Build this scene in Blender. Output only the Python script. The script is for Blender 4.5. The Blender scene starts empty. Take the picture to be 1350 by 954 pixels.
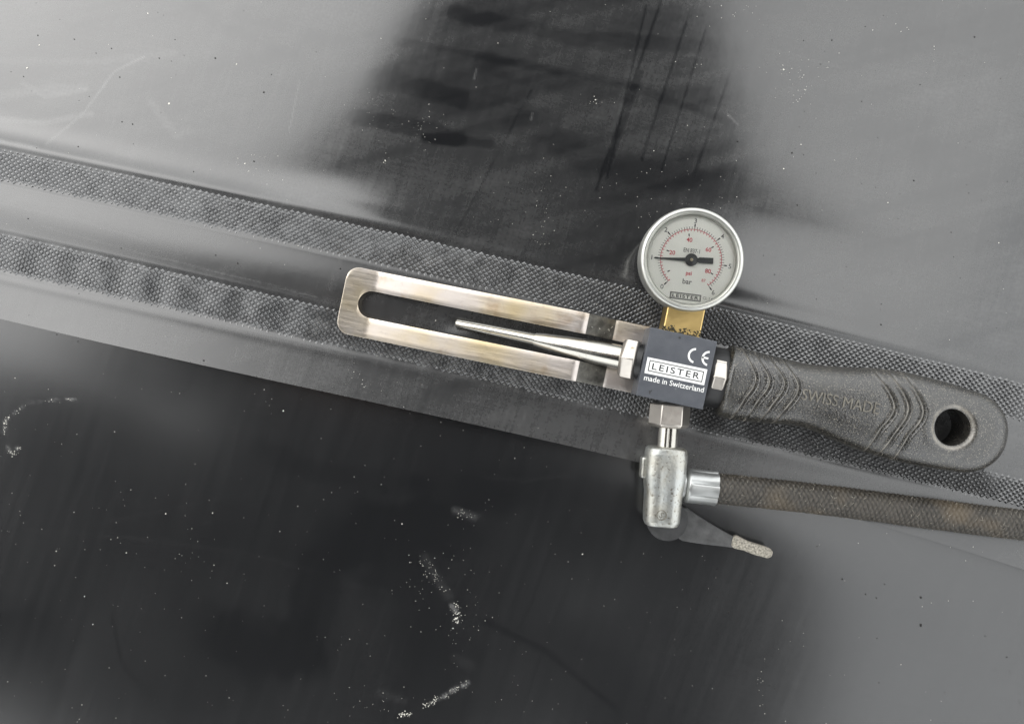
import bpy, bmesh, math, random
import numpy as np
from mathutils import Vector, Matrix

SC = bpy.context.scene
COL = SC.collection
R = math.radians
random.seed(7)
rng = np.random.default_rng(11)

# ------------------------------------------------------------------ camera
CAM_H = 450.0                                   # mm above the sheet
cam = bpy.data.cameras.new('camera')
cam.sensor_width = 36.0
cam.lens = 40.8
cam.clip_start = 0.01
cam.clip_end = 200.0
cam_o = bpy.data.objects.new('camera', cam)
COL.objects.link(cam_o)
cam_o.location = (0, 0, CAM_H / 1000)
cam_o.rotation_euler = (0, 0, 0)                # straight down
SC.camera = cam_o

# ------------------------------------------------------------------ world, sun, exposure
SUN_EL, SUN_AZ = 58.0, 140.0                    # azimuth measured from +X, counter-clockwise
w = bpy.data.worlds.new('World')
SC.world = w
w.use_nodes = True
nt = w.node_tree
nt.nodes.clear()
sky = nt.nodes.new('ShaderNodeTexSky')
sky.sky_type = 'NISHITA'
sky.sun_disc = False
sky.sun_elevation = R(SUN_EL)
sky.sun_rotation = R(90 - SUN_AZ)
sky.air_density = 1.0
sky.dust_density = 4.0
hs = nt.nodes.new('ShaderNodeHueSaturation')    # thin overcast: the blue is greyed
hs.inputs['Saturation'].default_value = 0.16
bgn = nt.nodes.new('ShaderNodeBackground')
bgn.inputs['Strength'].default_value = 0.15
wo = nt.nodes.new('ShaderNodeOutputWorld')
nt.links.new(sky.outputs[0], hs.inputs['Color'])
veil = nt.nodes.new('ShaderNodeMix')            # an even cloud veil over that sky
veil.data_type = 'RGBA'
veil.inputs[0].default_value = 0.75
veil.inputs[7].default_value = (7.0, 7.15, 7.2, 1)
nt.links.new(hs.outputs[0], veil.inputs[6])
nt.links.new(veil.outputs[2], bgn.inputs['Color'])
nt.links.new(bgn.outputs[0], wo.inputs['Surface'])

sun = bpy.data.lights.new('sun', 'SUN')
sun.energy = 0.5
sun.angle = R(95)                            # light comes through a broad cloud
sun.color = (1.0, 0.965, 0.91)
sun_o = bpy.data.objects.new('sun', sun)
COL.objects.link(sun_o)
sd = Vector((math.cos(R(SUN_EL)) * math.cos(R(SUN_AZ)), math.cos(R(SUN_EL)) * math.sin(R(SUN_AZ)), math.sin(R(SUN_EL))))
sun_o.rotation_euler = sd.to_track_quat('Z', 'Y').to_euler()
sun_o.location = sd * 3

SC.view_settings.view_transform = 'Standard'
SC.view_settings.look = 'None'
SC.view_settings.gamma = 1.0
SC.view_settings.use_curve_mapping = False
SC.view_settings.exposure = 1.2

# ------------------------------------------------------------------ helpers
MM = 0.001

def tag(o, label=None, cat=None, kind=None, group=None):
    if label: o['label'] = label
    if cat: o['category'] = cat
    if kind: o['kind'] = kind
    if group: o['group'] = group
    return o

def link(o, parent=None):
    COL.objects.link(o)
    if parent is not None:
        o.parent = parent
    return o

def empty(name, loc=(0, 0, 0), rot=(0, 0, 0), parent=None):
    o = bpy.data.objects.new(name, None)
    o.empty_display_size = 0.01
    o.location = [c * MM for c in loc]
    o.rotation_euler = rot
    return link(o, parent)

def build(name, verts, faces, mat, parent=None, smooth=None, loc=(0, 0, 0), rot=(0, 0, 0), bevel=0, seg=2):
    """verts in mm; smooth = None flat, or an angle in degrees beyond which edges stay sharp"""
    me = bpy.data.meshes.new(name)
    v = np.asarray(verts, float) * MM
    me.from_pydata(v.tolist(), [], [tuple(int(i) for i in f) for f in faces])
    me.validate()
    me.update()
    if mat: me.materials.append(mat)
    if smooth is not None:
        me.polygons.foreach_set('use_smooth', [True] * len(me.polygons))
        if smooth < 180:
            me.set_sharp_from_angle(angle=R(smooth))
    o = bpy.data.objects.new(name, me)
    o.location = [c * MM for c in loc]
    o.rotation_euler = rot
    link(o, parent)
    if bevel:
        b = o.modifiers.new('bevel', 'BEVEL')
        b.width = bevel * MM
        b.segments = seg
        b.limit_method = 'ANGLE'
        b.angle_limit = R(35)
        b.harden_normals = False
    return o

class MB:
    def __init__(s): s.v = []; s.f = []
    def add(s, v, f):
        n = len(s.v)
        s.v += [tuple(p) for p in v]
        s.f += [tuple(i + n for i in q) for q in f]
        return s
    def box(s, c, d, rz=0):
        x, y, z = [k / 2 for k in d]
        ca, sa = math.cos(rz), math.sin(rz)
        vs = []
        for a, b, e in ((-1,-1,-1),(1,-1,-1),(1,1,-1),(-1,1,-1),(-1,-1,1),(1,-1,1),(1,1,1),(-1,1,1)):
            px, py = a * x, b * y
            vs.append((c[0] + px * ca - py * sa, c[1] + px * sa + py * ca, c[2] + e * z))
        return s.add(vs, ((3,2,1,0),(4,5,6,7),(0,1,5,4),(1,2,6,5),(2,3,7,6),(3,0,4,7)))
    def prism(s, poly, z0, z1):
        n = len(poly)
        vs = [(x, y, z0) for x, y in poly] + [(x, y, z1) for x, y in poly]
        fs = [tuple(range(n))[::-1], tuple(range(n, 2 * n))]
        fs += [(i, (i + 1) % n, n + (i + 1) % n, n + i) for i in range(n)]
        return s.add(vs, fs)
    def lathe(s, prof, n=48, mat=None, phase=0.0, ribs=None):
        """prof: (r, h) along local z, closed by caps where r = 0; mat a 4x4"""
        vs, fs = [], []
        for r, h in prof:
            for k in range(n):
                a = 2 * math.pi * k / n + phase
                rr = r * (ribs(a, h) if ribs else 1)
                vs.append((rr * math.cos(a), rr * math.sin(a), h))
        for i in range(len(prof) - 1):
            for k in range(n):
                a, b = i * n + k, i * n + (k + 1) % n
                fs.append((a, b, b + n, a + n))
        fs.append(tuple(range(n))[::-1])
        m = (len(prof) - 1) * n
        fs.append(tuple(range(m, m + n)))
        if mat is not None:
            vs = [tuple(mat @ Vector(p)) for p in vs]
        return s.add(vs, fs)
    def build(s, name, mat, parent=None, **k):
        return build(name, s.v, s.f, mat, parent, **k)

def along(p0, p1):
    """matrix that maps local z on the line p0 -> p1, origin at p0, local x as horizontal as it goes"""
    p0, p1 = Vector(p0), Vector(p1)
    z = (p1 - p0).normalized()
    up = Vector((0, 0, 1)) if abs(z.z) < 0.95 else Vector((0, 1, 0))
    x = up.cross(z).normalized()
    y = z.cross(x)
    m = Matrix((x, y, z)).transposed().to_4x4()
    m.translation = p0
    return m

def text_mesh(body, width=None, height=None, extrude=0.0, bold=0.0, shear=0.0, spacing=1.0, res=4):
    """mesh data (verts mm, faces) of a line of lettering, centred at the origin"""
    cu = bpy.data.curves.new('t', 'FONT')
    cu.body = body
    cu.size = 1.0
    cu.extrude = extrude
    cu.offset = bold
    cu.space_character = spacing
    cu.resolution_u = res
    o = bpy.data.objects.new('t', cu)
    COL.objects.link(o)
    bpy.context.view_layer.update()
    me = bpy.data.meshes.new_from_object(o.evaluated_get(bpy.context.evaluated_depsgraph_get()))
    v = np.array([tuple(p.co) for p in me.vertices])
    f = [tuple(p.vertices) for p in me.polygons]
    bpy.data.objects.remove(o)
    bpy.data.curves.remove(cu)
    bpy.data.meshes.remove(me)
    lo, hi = v.min(0), v.max(0)
    v[:, :2] -= ((lo + hi) / 2)[:2]
    sx = width / (hi - lo)[0] if width else height / (hi - lo)[1]
    sy = height / (hi - lo)[1] if height else sx
    v[:, 0] *= sx
    v[:, 1] *= sy
    return v, f

def place(v, x, y, z, rz=0.0):
    c, s = math.cos(rz), math.sin(rz)
    o = np.empty_like(v)
    o[:, 0] = v[:, 0] * c - v[:, 1] * s + x
    o[:, 1] = v[:, 0] * s + v[:, 1] * c + y
    o[:, 2] = v[:, 2] + z
    return o

def vnoise(x, y, seed=0):
    """smooth value noise, -1..1"""
    x = np.asarray(x, float); y = np.asarray(y, float)
    xi, yi = np.floor(x).astype(int), np.floor(y).astype(int)
    fx, fy = x - xi, y - yi
    fx, fy = fx * fx * fx * (fx * (6 * fx - 15) + 10), fy * fy * fy * (fy * (6 * fy - 15) + 10)
    def h(a, b):
        n = (a * 374761393 + b * 668265263 + seed * 982451653) & 0xffffffff
        n = ((n ^ (n >> 13)) * 1274126177) & 0xffffffff
        return ((n ^ (n >> 16)) & 0xffff) / 32767.5 - 1
    return (h(xi, yi) * (1 - fx) + h(xi + 1, yi) * fx) * (1 - fy) + (h(xi, yi + 1) * (1 - fx) + h(xi + 1, yi + 1) * fx) * fy

def fbm(x, y, seed=0, oct=3):
    t, a = 0, 1
    for k in range(oct):
        t = t + a * vnoise(x * 2 ** k, y * 2 ** k, seed + k)
        a *= 0.5
    return t

def smooth01(t):
    t = np.clip(t, 0, 1)
    return t * t * (3 - 2 * t)

# ------------------------------------------------------------------ materials
class NT:
    """small node-graph writer"""
    def __init__(s, name):
        s.m = bpy.data.materials.new(name)
        s.m.use_nodes = True
        s.t = s.m.node_tree
        s.t.nodes.clear()
        s.out = s.t.nodes.new('ShaderNodeOutputMaterial')
        s.b = s.t.nodes.new('ShaderNodeBsdfPrincipled')
        s.t.links.new(s.b.outputs[0], s.out.inputs['Surface'])
    def n(s, kind, **k):
        o = s.t.nodes.new('ShaderNode' + kind)
        for a, v in k.items(): setattr(o, a, v)
        return o
    def l(s, a, b): s.t.links.new(a, b)
    def val(s, sock, v):
        if isinstance(v, bpy.types.NodeSocket): s.l(v, sock)
        else: sock.default_value = v
    def obj(s):
        if not hasattr(s, '_tc'): s._tc = s.n('TexCoord')
        return s._tc.outputs['Object']
    def mapping(s, scale=(1, 1, 1), rot=(0, 0, 0), loc=(0, 0, 0)):
        m = s.n('Mapping')
        s.l(s.obj(), m.inputs[0])
        m.inputs['Rotation'].default_value = rot
        m.inputs['Location'].default_value = loc
        k = s.n('Mapping')
        s.l(m.outputs[0], k.inputs[0])
        k.inputs['Scale'].default_value = scale
        return k.outputs[0]
    def noise(s, scale, detail=3, rough=0.55, vec=None, dist=0.0):
        o = s.n('TexNoise')
        o.inputs['Scale'].default_value = scale
        o.inputs['Detail'].default_value = detail
        o.inputs['Roughness'].default_value = rough
        o.inputs['Distortion'].default_value = dist
        s.l(vec if vec is not None else s.obj(), o.inputs['Vector'])
        return o.outputs['Fac']
    def ramp(s, fac, *stops):
        o = s.n('ValToRGB')
        e = o.color_ramp.elements
        while len(e) < len(stops): e.new(0.5)
        for k, (p, c) in enumerate(stops):
            e[k].position = p
            e[k].color = c if len(c) == 4 else (*c, 1)
        s.l(fac, o.inputs[0])
        return o.outputs[0]
    def step(s, fac, a, b, lo=0.0, hi=1.0):
        o = s.n('MapRange')
        s.l(fac, o.inputs[0])
        o.inputs[1].default_value = a; o.inputs[2].default_value = b
        o.inputs[3].default_value = lo; o.inputs[4].default_value = hi
        return o.outputs[0]
    def math(s, op, a, b=0.0):
        o = s.n('Math', operation=op)
        s.val(o.inputs[0], a); s.val(o.inputs[1], b)
        return o.outputs[0]
    def mix(s, f, a, b):
        o = s.n('Mix', data_type='RGBA')
        s.val(o.inputs[0], f)
        s.val(o.inputs[6], a if isinstance(a, bpy.types.NodeSocket) else (*a, 1))
        s.val(o.inputs[7], b if isinstance(b, bpy.types.NodeSocket) else (*b, 1))
        return o.outputs[2]
    def bump(s, h, strength, dist):
        o = s.n('Bump')
        o.inputs['Strength'].default_value = strength
        o.inputs['Distance'].default_value = dist
        s.l(h, o.inputs['Height'])
        if s.b.inputs['Normal'].is_linked:
            s.l(s.b.inputs['Normal'].links[0].from_socket, o.inputs['Normal'])
        s.l(o.outputs[0], s.b.inputs['Normal'])
    def set(s, **k):
        names = dict(col='Base Color', rough='Roughness', metal='Metallic', ior='IOR', spec='Specular IOR Level', coat='Coat Weight')
        for a, v in k.items():
            sock = s.b.inputs[names[a]]
            if isinstance(v, tuple) and len(v) == 3: v = (*v, 1)
            s.val(sock, v)
        return s

def mat_membrane(name, film_gain=1.0, r0=0.09):
    m = NT(name)
    at = m.n('Attribute', attribute_name='film')          # dried dirt film and wiped streaks
    film = at.outputs['Fac']
    # long fine streaks that run with the calendering direction of the sheet
    st = m.noise(1.0, 4, 0.6, m.mapping((1500, 60, 1), (0, 0, R(17))))
    st2 = m.noise(1.0, 3, 0.6, m.mapping((300, 14, 1), (0, 0, R(19))))
    st3 = m.noise(1.0, 4, 0.65, m.mapping((20, 500, 1), (0, 0, R(13))))
    cl = m.noise(28, 4, 0.6)
    fine = m.noise(900, 2, 0.5)
    f = m.math('MULTIPLY', film, m.step(st, 0.3, 0.75, 0.88, 1.12))
    f = m.math('MULTIPLY', f, m.step(st2, 0.3, 0.75, 0.85, 1.18))
    f = m.math('MULTIPLY', f, m.step(st3, 0.3, 0.75, 0.85, 1.15))
    f = m.math('MULTIPLY', f, m.step(cl, 0.25, 0.75, 0.7, 1.3))
    f = m.math('MULTIPLY', f, m.step(fine, 0.3, 0.7, 0.8, 1.2))
    f = m.math('MULTIPLY', f, 0.35 * film_gain)
    f = m.math('MINIMUM', f, 0.9)
    m.set(col=m.mix(f, (0.007, 0.0073, 0.008), (0.325, 0.322, 0.315)), ior=1.80)
    r = m.math('ADD', m.step(st2, 0.3, 0.7, r0, r0 + 0.02), m.math('MULTIPLY', f, 0.5))
    mt_ = m.n('Attribute', attribute_name='matte')         # plastic dulled by the welding heat
    r = m.math('ADD', r, m.math('MULTIPLY', mt_.outputs['Fac'], 0.13))
    m.set(rough=m.math('MINIMUM', r, 0.6))
    m.bump(m.noise(160, 2, 0.5), 0.02, 0.0004)
    return m.m

def mat_knurl():
    m = NT('knurled black plastic')
    n = m.noise(300, 3)
    m.set(col=m.ramp(n, (0.3, (0.022, 0.0225, 0.0235)), (0.75, (0.055, 0.055, 0.055))), ior=2.1, rough=m.step(m.noise(60), 0.3, 0.7, 0.24, 0.32))
    return m.m

def mat_plate():
    m = NT('heat tinted steel')
    a = m.noise(38, 3, 0.5)
    b = m.noise(70, 4, 0.6, m.mapping(loc=(3, 1, 0)))
    br = m.noise(1.0, 2, 0.5, m.mapping((90, 1600, 90)))
    c = m.mix(m.step(a, 0.45, 0.7), (0.60, 0.55, 0.51), (0.57, 0.47, 0.29))
    c = m.mix(m.step(b, 0.56, 0.75), c, (0.42, 0.31, 0.2))
    c = m.mix(m.step(m.noise(600, 2), 0.6, 0.8, 0, 0.35), c, (0.32, 0.28, 0.25))
    m.set(col=c, metal=1.0, rough=m.step(br, 0.3, 0.7, 0.33, 0.44))
    m.bump(br, 0.05, 0.0002)
    return m.m

def mat_step_steel():  # dirt specks, plus the sloping step's dark reflection put into the colour
    m = NT('stained shaded steel')
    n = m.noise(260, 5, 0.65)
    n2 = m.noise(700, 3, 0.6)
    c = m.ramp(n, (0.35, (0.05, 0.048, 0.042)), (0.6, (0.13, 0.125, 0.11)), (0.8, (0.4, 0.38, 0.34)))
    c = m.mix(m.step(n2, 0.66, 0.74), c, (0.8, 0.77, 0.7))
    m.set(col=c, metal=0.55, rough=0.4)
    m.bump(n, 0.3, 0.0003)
    return m.m

def mat_metal(name, col, rough, spot=None, spot_col=(0.1, 0.09, 0.08), sc=300, bump=0.05, metal=1.0):
    m = NT(name)
    n = m.noise(sc, 4, 0.6)
    c = m.mix(m.step(m.noise(sc * 0.2, 3), 0.35, 0.7), col, tuple(k * 0.82 for k in col))
    if spot is not None:
        c = m.mix(m.step(n, spot, spot + 0.1), c, spot_col)
    m.set(col=c, metal=metal, rough=m.step(n, 0.3, 0.7, rough * 0.85, rough * 1.2))
    if bump: m.bump(n, bump, 0.0003)
    return m.m

def mat_casting():
    m = NT('zinc plated casting')
    n = m.noise(520, 4, 0.65)
    pits = m.noise(1000, 2, 0.5, m.mapping(loc=(5, 2, 1)))
    big = m.noise(90, 3)
    c = m.mix(m.step(big, 0.4, 0.7), (0.45, 0.465, 0.45), (0.42, 0.40, 0.34))
    c = m.mix(m.step(pits, 0.60, 0.70), c, (0.2, 0.185, 0.155))
    c = m.mix(m.step(m.noise(160, 4), 0.58, 0.75, 0, 0.35), c, (0.34, 0.28, 0.18))
    m.set(col=c, metal=0.85, rough=m.step(n, 0.3, 0.7, 0.3, 0.48))
    m.bump(pits, 0.35, -0.0003)
    m.bump(n, 0.15, 0.0003)
    return m.m

def mat_handle():
    m = NT('worn sparkling black plastic')
    g = m.noise(1500, 2, 0.6)
    g2 = m.noise(2600, 1, 0.5, m.mapping(loc=(4, 4, 4)))
    wear = m.noise(42, 4, 0.6)
    rub = m.n('Attribute', attribute_name='rub')
    c = m.mix(m.step(wear, 0.35, 0.7), (0.007, 0.0069, 0.0065), (0.020, 0.019, 0.0165))
    c = m.mix(m.step(g, 0.45, 0.75, 0, 0.6), c, (0.055, 0.052, 0.045))
    c = m.mix(m.step(g2, 0.60, 0.72, 0, 0.8), c, (0.26, 0.235, 0.19))
    c = m.mix(m.math('MULTIPLY', rub.outputs['Fac'], m.step(m.noise(300, 3), 0.3, 0.6, 0.25, 0.9)), c, (0.36, 0.33, 0.28))
    m.set(col=c, rough=m.step(wear, 0.3, 0.7, 0.18, 0.34), ior=1.75)
    m.bump(g, 0.4, 0.0004)
    return m.m

def mat_hose():
    m = NT('dusty braided textile')
    at = m.n('Attribute', attribute_name='weave')
    n = m.noise(70, 4, 0.6)
    nf = m.noise(900, 3, 0.6)
    dirt = m.noise(40, 3, 0.6, m.mapping(loc=(1.2, 0.4, 0)))
    c = m.mix(m.step(n, 0.35, 0.7), (0.009, 0.0083, 0.0072), (0.026, 0.023, 0.0185))
    c = m.mix(m.step(dirt, 0.52, 0.72, 0, 0.7), c, (0.11, 0.08, 0.045))
    c = m.mix(m.math('MULTIPLY', at.outputs['Fac'], m.step(nf, 0.3, 0.7, 0.2, 0.6)), c, (0.115, 0.10, 0.08))
    m.set(col=c, rough=0.6)
    m.bump(nf, 0.3, 0.0004)
    return m.m

def mat_plain(name, col, rough=0.5, sc=400, var=0.25, metal=0.0, bump=0.08, ior=1.5):
    m = NT(name)
    n = m.noise(sc, 3, 0.6)
    m.set(col=m.mix(m.step(n, 0.3, 0.7), tuple(k * (1 - var) for k in col), tuple(min(1, k * (1 + var)) for k in col)), rough=rough, metal=metal, ior=ior)
    if bump: m.bump(n, bump, 0.0003)
    return m.m

def mat_block():
    m = NT('slate grey anodised aluminium')
    n = m.noise(180, 4, 0.6)
    c = m.ramp(n, (0.3, (0.062, 0.067, 0.078)), (0.72, (0.085, 0.09, 0.102)))
    c = m.mix(m.step(m.noise(500, 3), 0.68, 0.78, 0, 0.5), c, (0.2, 0.2, 0.2))
    m.set(col=c, rough=0.5, metal=0.2)
    m.bump(m.noise(900, 2), 0.08, 0.0002)
    return m.m

def mat_glass():
    m = NT('clear gauge window')
    m.t.nodes.remove(m.b)
    fr = m.n('Fresnel')
    fr.inputs['IOR'].default_value = 1.45
    tr = m.n('BsdfTransparent')
    tr.inputs[0].default_value = (0.97, 0.975, 0.965, 1)
    gl = m.n('BsdfGlossy')
    sm = m.noise(60, 4, 0.6)
    m.l(m.step(sm, 0.4, 0.8, 0.06, 0.25), gl.inputs['Roughness'])
    mx = m.n('MixShader')
    m.l(fr.outputs[0], mx.inputs[0])
    m.l(tr.outputs[0], mx.inputs[1])
    m.l(gl.outputs[0], mx.inputs[2])
    m.l(mx.outputs[0], m.out.inputs['Surface'])
    return m.m

MT = dict(
    upper=mat_membrane('upper membrane', 3.7), lower=mat_membrane('lower membrane', 1.5, 0.2), knurl=mat_knurl(),
    plate=mat_plate(), dirty=mat_step_steel(),
    nozzle=mat_metal('polished nozzle steel', (0.55, 0.53, 0.48), 0.2, 0.66, (0.3, 0.28, 0.24), 240, 0.03),
    nut=mat_metal('nickel plated nut', (0.58, 0.54, 0.49), 0.34, 0.66, (0.32, 0.25, 0.16), 420, 0.06),
    bezel=mat_metal('steel bezel', (0.62, 0.62, 0.58), 0.4, 0.7, (0.42, 0.36, 0.26), 300, 0.04),
    brass=mat_metal('dirty brass', (0.66, 0.48, 0.2), 0.36, 0.68, (0.2, 0.13, 0.05), 350, 0.08),
    casting=mat_casting(), ferrule=mat_metal('crimped zinc', (0.48, 0.49, 0.48), 0.36, 0.7, (0.3, 0.28, 0.25), 400, 0.1, 0.85),
    handle=mat_handle(), hose=mat_hose(), block=mat_block(), glass=mat_glass(),
    print_white=mat_plain('white print', (0.74, 0.74, 0.72), 0.55, 900, 0.08),
    print_black=mat_plain('black print', (0.03, 0.03, 0.032), 0.55, 900, 0.15),
    print_grey=mat_plain('grey print', (0.16, 0.16, 0.16), 0.55, 900, 0.15),
    print_red=mat_plain('red print', (0.62, 0.10, 0.13), 0.55, 900, 0.12),
    dial=mat_plain('dial white', (0.9, 0.89, 0.85), 0.5, 60, 0.05, bump=0.0),
    pointer=mat_plain('pointer grey', (0.045, 0.047, 0.05), 0.4, 500, 0.2),
    pin=mat_metal('brass pin', (0.6, 0.52, 0.38), 0.3),
    rubber=mat_plain('black rubber', (0.018, 0.018, 0.019), 0.42, 300, 0.3),
    lever=mat_plain('black lever plastic', (0.06, 0.06, 0.06), 0.55, 300, 0.35, bump=0.15),
    worn=mat_plain('worn dusty plastic', (0.26, 0.24, 0.20), 0.75, 1400, 0.75, bump=0.6),
    grime=mat_plain('oily grime', (0.05, 0.042, 0.02), 0.5, 1500, 0.6, bump=0.5),
    grit_light=mat_plain('pale grit', (0.62, 0.60, 0.54), 0.8, 900, 0.3),
    grit_dark=mat_plain('dark grit', (0.015, 0.014, 0.013), 0.8, 900, 0.3),
    cloth=mat_plain('dark work clothing', (0.02, 0.022, 0.028), 0.85, 60, 0.3),
    letters=mat_plain('lightened plastic lettering', (0.13, 0.12, 0.10), 0.42, 900, 0.5, bump=0.2),  # highlights on the grip letters put in as a lighter colour
    mark=mat_plain('darkened casting', (0.2, 0.19, 0.16), 0.5, 500, 0.4, 0.5),
    hub=mat_plain('black hub plastic', (0.042, 0.042, 0.043), 0.5, 300, 0.35, bump=0.15),
    skin=mat_plain('skin', (0.42, 0.25, 0.18), 0.5, 80, 0.1),
    hair=mat_plain('dark hair', (0.02, 0.015, 0.01), 0.6, 300, 0.3),
    phone=mat_plain('phone shell', (0.02, 0.02, 0.022), 0.3, 300, 0.1),
)

# ------------------------------------------------------------------ the two membrane sheets and their weld
KP = 3.4 * 450.0 / 448.0            # survey units of the seam measurements per mm on the sheet
def crv(pts, deg=3):
    x = np.array([(p[0] - 675) / KP for p in pts])
    y = np.array([-(p[1] - 477) / KP for p in pts])
    c = np.polyfit(x, y, deg)
    d = np.polyder(c)
    lo, hi = -240.0, 240.0
    def f(q):
        q = np.asarray(q, float)
        r = np.polyval(c, np.clip(q, lo, hi))
        r = np.where(q < lo, np.polyval(c, lo) + (q - lo) * np.polyval(d, lo), r)
        return np.where(q > hi, np.polyval(c, hi) + (q - hi) * np.polyval(d, hi), r)
    return f

cA = crv([(0, 195), (200, 236), (460, 291), (700, 347), (1054, 433), (1350, 503)], 2)
cB = crv([(0, 241), (200, 283), (460, 340), (700, 396), (1054, 484), (1350, 557)], 2)
cC = crv([(0, 308), (200, 348), (460, 407), (700, 471), (1054, 557), (1350, 629)], 2)
cD = crv([(0, 361), (200, 402), (460, 459), (700, 518), (949, 577), (1350, 669)], 2)
cE = crv([(0, 418), (130, 449), (259, 480), (440, 519), (680, 569), (849, 605), (1000, 648), (1102, 679), (1226, 712), (1350, 748)], 3)

def tau_of(x, y):
    a, b, c, d, e = cA(x), cB(x), cC(x), cD(x), cE(x)
    t = np.where(y >= a, -(y - a) / 15.0, 0.0)
    t = np.where((y < a) & (y >= b), (a - y) / (a - b), t)
    t = np.where((y < b) & (y >= c), 1 + (b - y) / (b - c), t)
    t = np.where((y < c) & (y >= d), 2 + (c - y) / (c - d), t)
    return np.where(y < d, 3 + (d - y) / (d - e), t)

TIP = None
def upper_z(x, y):
    """top face of the upper sheet, mm"""
    x = np.asarray(x, float); y = np.asarray(y, float)
    t = tau_of(x, y)
    z = np.full_like(x, 2.2)
    far = smooth01((-t - 0.2) / 4)
    z = z + far * (0.55 * fbm(x / 170 + 3.1, y / 120 + 1.7, 5, 2))
    z = z + 1.5 * np.exp(-(np.minimum(t, 0) / (0.45 + 0.8 * smooth01((x + 110) / 130))) ** 2) * (t < 0)
    z = z + np.where(t >= 0, 1.5, 0) + 0.046 * np.maximum(cA(x) - y, 0)      # the weld rides up on the sheet below
    z = z - 1.7 * smooth01((-t - 0.3) / 2.5) * np.exp(-((x - 108) / 60) ** 2)          # shallow dip beside the gauge
    # bead pressed out along the upper weld
    z = z + 0.14 * np.exp(-((t + 0.14) / 0.09) ** 2) - 0.08 * np.exp(-((t + 0.40) / 0.16) ** 2)
    # weld tracks sit low and ripple where the drive wheels pressed
    rp = np.sin(2 * np.pi * (x / 16.5 + 0.35 * vnoise(x / 40, y * 0, 3)))
    rp2 = np.sin(2 * np.pi * (x / 22.0 + 0.4 * vnoise(x / 30, y * 0 + 4, 8)))
    b1 = smooth01((t + 0.03) / 0.06) * smooth01((1.03 - t) / 0.06)
    b2 = smooth01((t - 1.97) / 0.06) * smooth01((3.03 - t) / 0.06)
    w1 = np.sin(np.pi * np.clip(t, 0, 1)); w2 = np.sin(np.pi * np.clip(t - 2, 0, 1))
    z = z + b1 * (-0.30 + 0.08 * w1 * rp2) + b2 * (-0.28 + 0.36 * w2 * rp * (0.6 + 0.4 * vnoise(x / 60, y * 0 + 9, 2)))
    # air channel between the tracks stands proud
    q = np.clip(t - 1, 0, 1)
    bul = np.sin(np.pi * np.clip((q - 0.05) / 0.9, 0, 1))
    z = z + np.where((t > 1) & (t < 2), bul ** 1.3 * (0.32 + 0.12 * vnoise(x / 70, y * 0 + 2, 12)), 0)
    # free flap lifts towards its edge
    f = np.clip(t - 3, 0, 1)
    z = z + np.where(t > 3, 0.10 * np.exp(-((f - 0.14) / 0.08) ** 2) + (1.15 + 0.45 * vnoise(x / 70, y * 0 + 6, 15)) * f ** 1.25, 0)
    if TIP is not None:
        d2 = ((x - TIP[0]) * 0.98 - (y - TIP[1]) * 0.2), ((x - TIP[0]) * 0.2 + (y - TIP[1]) * 0.98)
        z = z - 1.0 * np.exp(-(d2[0] / 6.5) ** 2 - (d2[1] / 3.2) ** 2) + 0.2 * np.exp(-(d2[0] / 5) ** 2 - ((np.abs(d2[1]) - 5.5) / 2.2) ** 2)
    return z

def lower_z(x, y):
    x = np.asarray(x, float); y = np.asarray(y, float)
    d = cE(x) - y                                             # distance below the flap edge
    ridge = np.where(d > 0, 4.3 * np.exp(-(d / 58) ** 2), np.maximum(4.3 + 0.046 * d, 0))
    dip = -3.0 * smooth01((d - 8) / 70) * np.exp(-((x - 92) / 85) ** 2)
    return ridge + dip + smooth01(d / 60) * 0.55 * fbm(x / 210 + 8.3, y / 160 + 2.2, 21, 2)

def stroke(F, X, Y, pts, wd, amt, soft=0.5):
    """lay a stroke on the dirt film: pts in survey units, wd half width"""
    best = np.full(X.shape, 1e9)
    for (x0, y0), (x1, y1) in zip(pts[:-1], pts[1:]):
        dx, dy = x1 - x0, y1 - y0
        L = dx * dx + dy * dy + 1e-9
        s = np.clip(((X - x0) * dx + (Y - y0) * dy) / L, 0, 1)
        best = np.minimum(best, np.hypot(X - x0 - s * dx, Y - y0 - s * dy))
    best = best + wd * 0.25 * fbm(X / 17, Y / 17, 77, 2)
    k = 1 - smooth01((best - wd * (1 - soft)) / (wd * 2 * soft))
    if amt > 0.15:                                             # chalk catches only on the high spots
        k = k * np.clip(0.35 + 0.9 * fbm(X / 5, Y / 5, 91, 2), 0, 1.2)
    return F + amt * k

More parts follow.
